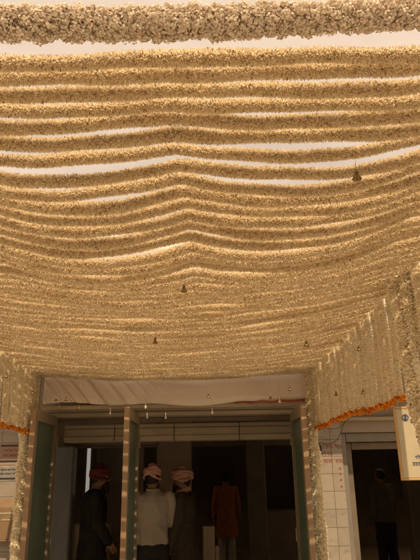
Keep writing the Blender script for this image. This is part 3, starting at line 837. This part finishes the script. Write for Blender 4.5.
def person(loc, rz, H, arms, turn=0, feet=((-.10, .02), (.10, -.03)), lean=0):
    """body faces local +Y; arms = ((elbowL, wristL), (elbowR, wristR)) in metres for a 1.7 m figure"""
    r = empty('person', loc, rz); s = H/1.70; r.scale = (s, s, s)
    b = MB().mat('skin')
    b.rings([(0, 0, .84, .10, .08), (0, 0, .90, .155, .105), (0, 0, 1.0, .145, .10), (0, 0, 1.10, .13, .092), (0, .005, 1.22, .15, .105),
             (0, .005, 1.33, .165, .108), (0, 0, 1.40, .15, .085), (0, 0, 1.44, .08, .06), (0, 0, 1.46, .06, .055)], 20)
    hd = Vector((0, .03+lean, 1.585)); R = Matrix.Rotation(turn, 3, 'Z')
    def hp(x, y, z): return hd+R @ Vector((x, y, z))
    b.tube([(0, 0, 1.42), (0, .012+lean*.6, 1.52)], [.058, .055], 14)
    b.ball(hd, (.076, .093, .112), 18, R); b.ball(hp(0, .035, -.055), (.052, .055, .058), 14, R)       # skull, jaw
    b.tube([hp(0, .088, .018), hp(0, .108, -.018)], [.009, .014], 8)                                     # nose
    b.tube([hp(-.018, .096, -.05), hp(.018, .096, -.05)], .0075, 8)                                      # mouth
    b.tube([hp(-.045, .078, .032), hp(.045, .078, .032)], .010, 8)                                       # brow
    for q in (-1, 1): b.ball(hp(q*.077, -.002, -.005), (.010, .020, .031), 10, R)                        # ears
    legs = []
    for q, (fx, fy) in zip((-1, 1), feet):
        hip = Vector((q*.085, 0, .88)); kn = Vector((q*.09+.3*(fx-q*.09), fy*.5+.02, .48)); an = Vector((fx, fy, .085))
        b.tube([hip, lerp(hip, kn, .5), kn], [.085, .072, .055], 14); b.tube([kn, lerp(kn, an, .3), lerp(kn, an, .75), an], [.054, .054, .038, .036], 12)
        b.tube([an+Vector((0, -.03, -.045)), an+Vector((0, .12, -.058))], [.036, .028], 10); legs.append((hip, kn, an))
    sh = []
    for q, (e, wr) in zip((-1, 1), arms):
        S = Vector((q*.175, 0, 1.385)); E = Vector(e); W = Vector(wr)
        b.tube([S, lerp(S, E, .5), E], [.05, .044, .036], 12); b.tube([E, lerp(E, W, .35), W], [.036, .035, .024], 12)
        hand(b, W, W-E, Vector((-q, .35, 0)), q); sh.append((S, E, W))
    fuse(b, 'body', .0055, 3, r)
    for q in (-1, 1): MB().mat('eye').ball(hp(q*.030, .082, .012), .0105, 10).mat('black_ink').ball(hp(q*.030, .0905, .012), .005, 8).build('eye', r, True)
    return r, sh, legs, hp, R

def shirt(r, sh, mat, hem, seed, cuff=.97, wide=1.0, name='shirt', flare=0.0, sleeve=1.0):
    b = MB().mat(mat); w = wide
    R = []
    if hem < .88:
        R += [(0, 0, hem, (.185+flare)*w, (.15+flare)*w), (0, 0, (hem+.88)/2, (.18+flare*.5)*w, (.14+flare*.5)*w)]
    else: R += [(0, 0, hem, .178*w, .128*w)]
    R += [(0, 0, 1.0, .170*w, .122*w), (0, 0, 1.12, .165*w, .118*w), (0, .005, 1.24, .178*w, .126*w), (0, .005, 1.34, .190*w, .124*w),
          (0, 0, 1.405, .168*w, .098*w), (0, 0, 1.445, .085, .072), (0, 0, 1.462, .066, .062)]
    b.rings(R, 28)
    for S, E, W in sh:
        end = lerp(E, W, cuff)
        b.tube([S, lerp(S, E, .5), E], [.066*sleeve, .060*sleeve, .053*sleeve], 14); b.tube([E, lerp(E, end, .5), end], [.052*sleeve, .048*sleeve, .040*sleeve], 14, cap=True)
    o = fuse(b, name, .008, 4, r, mat, .013, 8, (1, 1, .6), seed)
    return o
def trousers(r, legs, mat, seed, name='trousers'):
    b = MB().mat(mat)
    b.rings([(0, 0, .80, .15, .11), (0, 0, .88, .172, .122), (0, 0, .96, .165, .118), (0, 0, 1.02, .155, .110)], 24)
    for h, k, a in legs:
        e = a+Vector((0, -.005, -.01))
        b.tube([h, lerp(h, k, .5), k, lerp(k, e, .5), e], [.100, .088, .074, .068, .064], 16)
    return fuse(b, name, .008, 3, r, mat, .007, 9, (1, 1, .6), seed)
def shoes(r, legs):
    for h, k, a in legs:
        b = MB().mat('shoe').tube([a+Vector((0, -.045, -.045)), a+Vector((0, .05, -.048)), a+Vector((0, .145, -.058))], [.042, .043, .030], 12)
        b.build('shoe', r, True)
def turban(r, hp, R, mat, seed, big=1.0):
    b = MB().mat(mat); rr = random.Random(seed)
    b.ball(hp(0, -.008, .062), (.088*big, .103*big, .082*big), 20, R)
    for k in range(9):
        tilt = rr.uniform(-.35, .35) if k > 1 else (-.45, .42)[k]; z = .035+.012*k if k < 6 else .075
        P = []; ra, rb = (.090-.003*max(0, k-3))*big, (.106-.004*max(0, k-3))*big
        yt = rr.uniform(-.3, .3)
        for j in range(29):
            a = 2*math.pi*j/28
            x, y = ra*math.cos(a), rb*math.sin(a)
            P.append(hp(x, y-.008, z+x*tilt+y*yt+.006*math.sin(3*a+k)))
        b.tube(P, [.0155+.0045*math.sin(j*.9+k) for j in range(29)], 8, cap=False)
    b.ball(hp(0, -.01, .125), (.055*big, .06*big, .045*big), 14, R)
    fuse(b, 'turban', .005, 1, r, mat, .002, 60, (1, 1, 1), seed)
def hair_back(r, hp, R):
    MB().mat('hair').ball(hp(0, -.02, .012), (.081, .088, .095), 16, R).build('hair', r, True)
def beard(r, hp, R, mat='hair'):
    b = MB().mat(mat).ball(hp(0, .052, -.075), (.056, .050, .055), 14, R).ball(hp(0, .07, -.115), (.04, .035, .05), 12, R)
    fuse(b, 'beard', .006, 2, r, mat, .004, 70, (1, 1, .5), 3)

HANG = lambda q, f=0: ((q*.235, -.02+f, 1.11), (q*.245, .05+f, .86))
# 1 white shirt, pink turban, back to the camera
r, sh, lg, hp, R = person((-.665, 6.6, 0), .12, 1.69, (HANG(-1), ((.215, .03, 1.12), (.15, .235, 1.06))), turn=-.35)
tag(r, 'man in untucked white shirt and pink turban, back to the camera, in the doorway', 'person')
shirt(r, sh, 'white_shirt', .93, 1, .93, 1.03); trousers(r, lg, 'dark_trouser', 2); shoes(r, lg); hair_back(r, hp, R); turban(r, hp, R, 'pink', 4, .94); beard(r, hp, R)
cb = MB().mat('white_shirt'); cb.tube([(.066*math.cos(a), .004+.064*math.sin(a), 1.472+.006*math.sin(a)) for a in np.linspace(0, 2*math.pi, 25)], .0125, 8, cap=False); cb.build('collar', r, True)
# 2 dusty pink turban, tweed coat, turned left
r, sh, lg, hp, R = person((-.335, 6.85, 0), 1.35, 1.66, (((-.235, .02, 1.11), (-.19, .13, .88)), ((.235, .0, 1.11), (.235, .06, .86))), turn=.35)
tag(r, 'man in brown grey coat and dusty pink turban with pink scarf, turned to the left', 'person')
shirt(r, sh, 'grey_coat', .74, 5, .96, 1.08, 'coat', .01, 1.1); trousers(r, lg, 'dark_trouser', 6); shoes(r, lg); hair_back(r, hp, R); turban(r, hp, R, 'dusty_pink', 9, 1.10); beard(r, hp, R)
sc_ = MB().mat('dusty_pink')
sc_.tube([(-.11, .125, 1.08), (-.105, .135, 1.2), (-.10, .12, 1.33), (-.085, .05, 1.46), (0, -.055, 1.495), (.085, .03, 1.46), (.075, .115, 1.34), (.06, .14, 1.2), (.065, .135, 1.12)],
         [.03, .034, .036, .036, .034, .036, .034, .032, .028], 10, .7)
fuse(sc_, 'scarf', .007, 2, r, 'dusty_pink', .006, 22, (1, 1, .5), 8)
# 3 black coat, dark red turban, left part of the doorway
r, sh, lg, hp, R = person((-1.365, 6.95, 0), -1.3, 1.70, (((-.235, -.02, 1.11), (-.21, .09, .88)), ((.24, .03, 1.12), (.22, .16, .93))), turn=-.15, lean=.03)
tag(r, 'man in long black coat and dark red turban between the left and middle door leaves', 'person')
shirt(r, sh, 'black_coat', .55, 11, .94, 1.12, 'coat', .02, 1.15); trousers(r, lg, 'dark_trouser', 12); shoes(r, lg); hair_back(r, hp, R); turban(r, hp, R, 'red_turban', 14, .98); beard(r, hp, R)
# 4 rust orange kurta, deep in the hall
r, sh, lg, hp, R = person((.235, 11.8, 0), .15, 1.64, (HANG(-1), HANG(1)))
tag(r, 'person in rust orange kurta and white trousers standing deep in the dark hall', 'person')
shirt(r, sh, 'orange_kurta', .52, 21, .95, 1.08, 'kurta', .015, 1.05); trousers(r, lg, 'white_trouser', 22); shoes(r, lg); hair_back(r, hp, R)
# 5 pale shirt, through the right doorway
r, sh, lg, hp, R = person((2.66, 9.6, 0), .5, 1.66, (HANG(-1), ((.235, .03, 1.12), (.15, .22, 1.1))))
tag(r, 'dim figure in pale shirt seen through the right doorway', 'person')
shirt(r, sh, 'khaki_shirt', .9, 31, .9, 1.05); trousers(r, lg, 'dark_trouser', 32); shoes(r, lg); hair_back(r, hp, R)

# ------------------------------------------------------------------ unseen walls behind the camera, added to cut frontal and sky light
ow = empty('light_block_wing', (0, -9, 0)); tag(ow, 'unseen tall cream building added behind the viewpoint to shade the ground', 'building')
MB().mat('facade').box((-12, -6, 0), (12, 0, 8), .02).build('wall', ow)
MB().mat('stile').box((-12.1, -6.1, 8.002), (12.1, .15, 8.25), .02).build('cornice', ow)
for sx_ in (-1, 1):  # unseen side walls added to hold back sky light
    MB().mat('facade').box((min(sx_*6.2, sx_*7), .002, 0), (max(sx_*6.2, sx_*7), 12.3, 4.6), .02).build('wall', ow)['label'] = 'unseen side wall added to cut sky light'
for fx_ in (-2, 2, 5):
    for fz in (1.0, 4.6):
        f = MB().mat('grey_frame').box((fx_-.7, .002, fz), (fx_-.62, .05, fz+1.8), .005).box((fx_+.62, .002, fz), (fx_+.7, .05, fz+1.8), .005).box((fx_-.618, .002, fz), (fx_+.618, .05, fz+.08), .005).box((fx_-.618, .002, fz+1.72), (fx_+.618, .05, fz+1.8), .005).build('window', ow)
        MB().mat('glass').box((fx_-.618, .004, fz+.082), (fx_+.618, .02, fz+1.718), .002).build('pane', f)

# ------------------------------------------------------------------ ground
g = MB().mat('floor_out').grid(lambda u, v: (-80+160*u, -100+105.28*v, 0), 3, 3).build('courtyard_ground'); tag(g, kind='structure')
g = MB().mat('floor_in').grid(lambda u, v: (-80+160*u, 5.28+100*v, .002), 3, 3).build('hall_floor'); tag(g, kind='structure')

# ------------------------------------------------------------------ light
SUN_EL, SUN_AZ = 53, 174        # azimuth of the sun seen from above, clockwise from +Y
w = bpy.data.worlds.new('World'); SC.world = w; w.use_nodes = True
nt = w.node_tree; bg = nt.nodes['Background']
sky = nt.nodes.new('ShaderNodeTexSky'); sky.sky_type = 'NISHITA'; sky.sun_disc = False
sky.sun_elevation = math.radians(SUN_EL); sky.sun_rotation = math.radians(SUN_AZ); sky.dust_density = 3.0
nt.links.new(sky.outputs[0], bg.inputs['Color']); bg.inputs['Strength'].default_value = .09
sl = bpy.data.lights.new('sun', 'SUN'); sl.energy = 5; sl.angle = math.radians(.5); sl.color = (1, .86, .66)
so = bpy.data.objects.new('sun', sl); COL.objects.link(so)
a = math.radians(SUN_AZ); e = math.radians(SUN_EL)
dirv = Vector((math.sin(a)*math.cos(e), math.cos(a)*math.cos(e), math.sin(e)))
so.rotation_euler = dirv.to_track_quat('Z', 'Y').to_euler(); so.location = dirv*20

# ------------------------------------------------------------------ camera
cam = bpy.data.cameras.new('camera'); co = bpy.data.objects.new('camera', cam); COL.objects.link(co)
cam.sensor_fit = 'VERTICAL'; cam.sensor_height = 36; cam.lens = 36*570/560; cam.clip_end = 500; cam.clip_start = .02
co.location = (0, 0, EYE)
P_, R_ = math.radians(18.9), math.radians(1.0)
m = Matrix.Rotation(math.pi/2+P_, 4, 'X') @ Matrix.Rotation(-R_, 4, 'Z')
co.matrix_world = Matrix.Translation((0, 0, EYE)) @ m
SC.camera = co
vs = SC.view_settings; vs.view_transform = 'Standard'; vs.look = 'None'; vs.gamma = 1; vs.exposure = .82; vs.use_curve_mapping = False
SC.cycles.max_bounces = 14; SC.cycles.diffuse_bounces = 10; SC.cycles.transmission_bounces = 6; SC.cycles.transparent_max_bounces = 8
SC.cycles.use_denoising = True
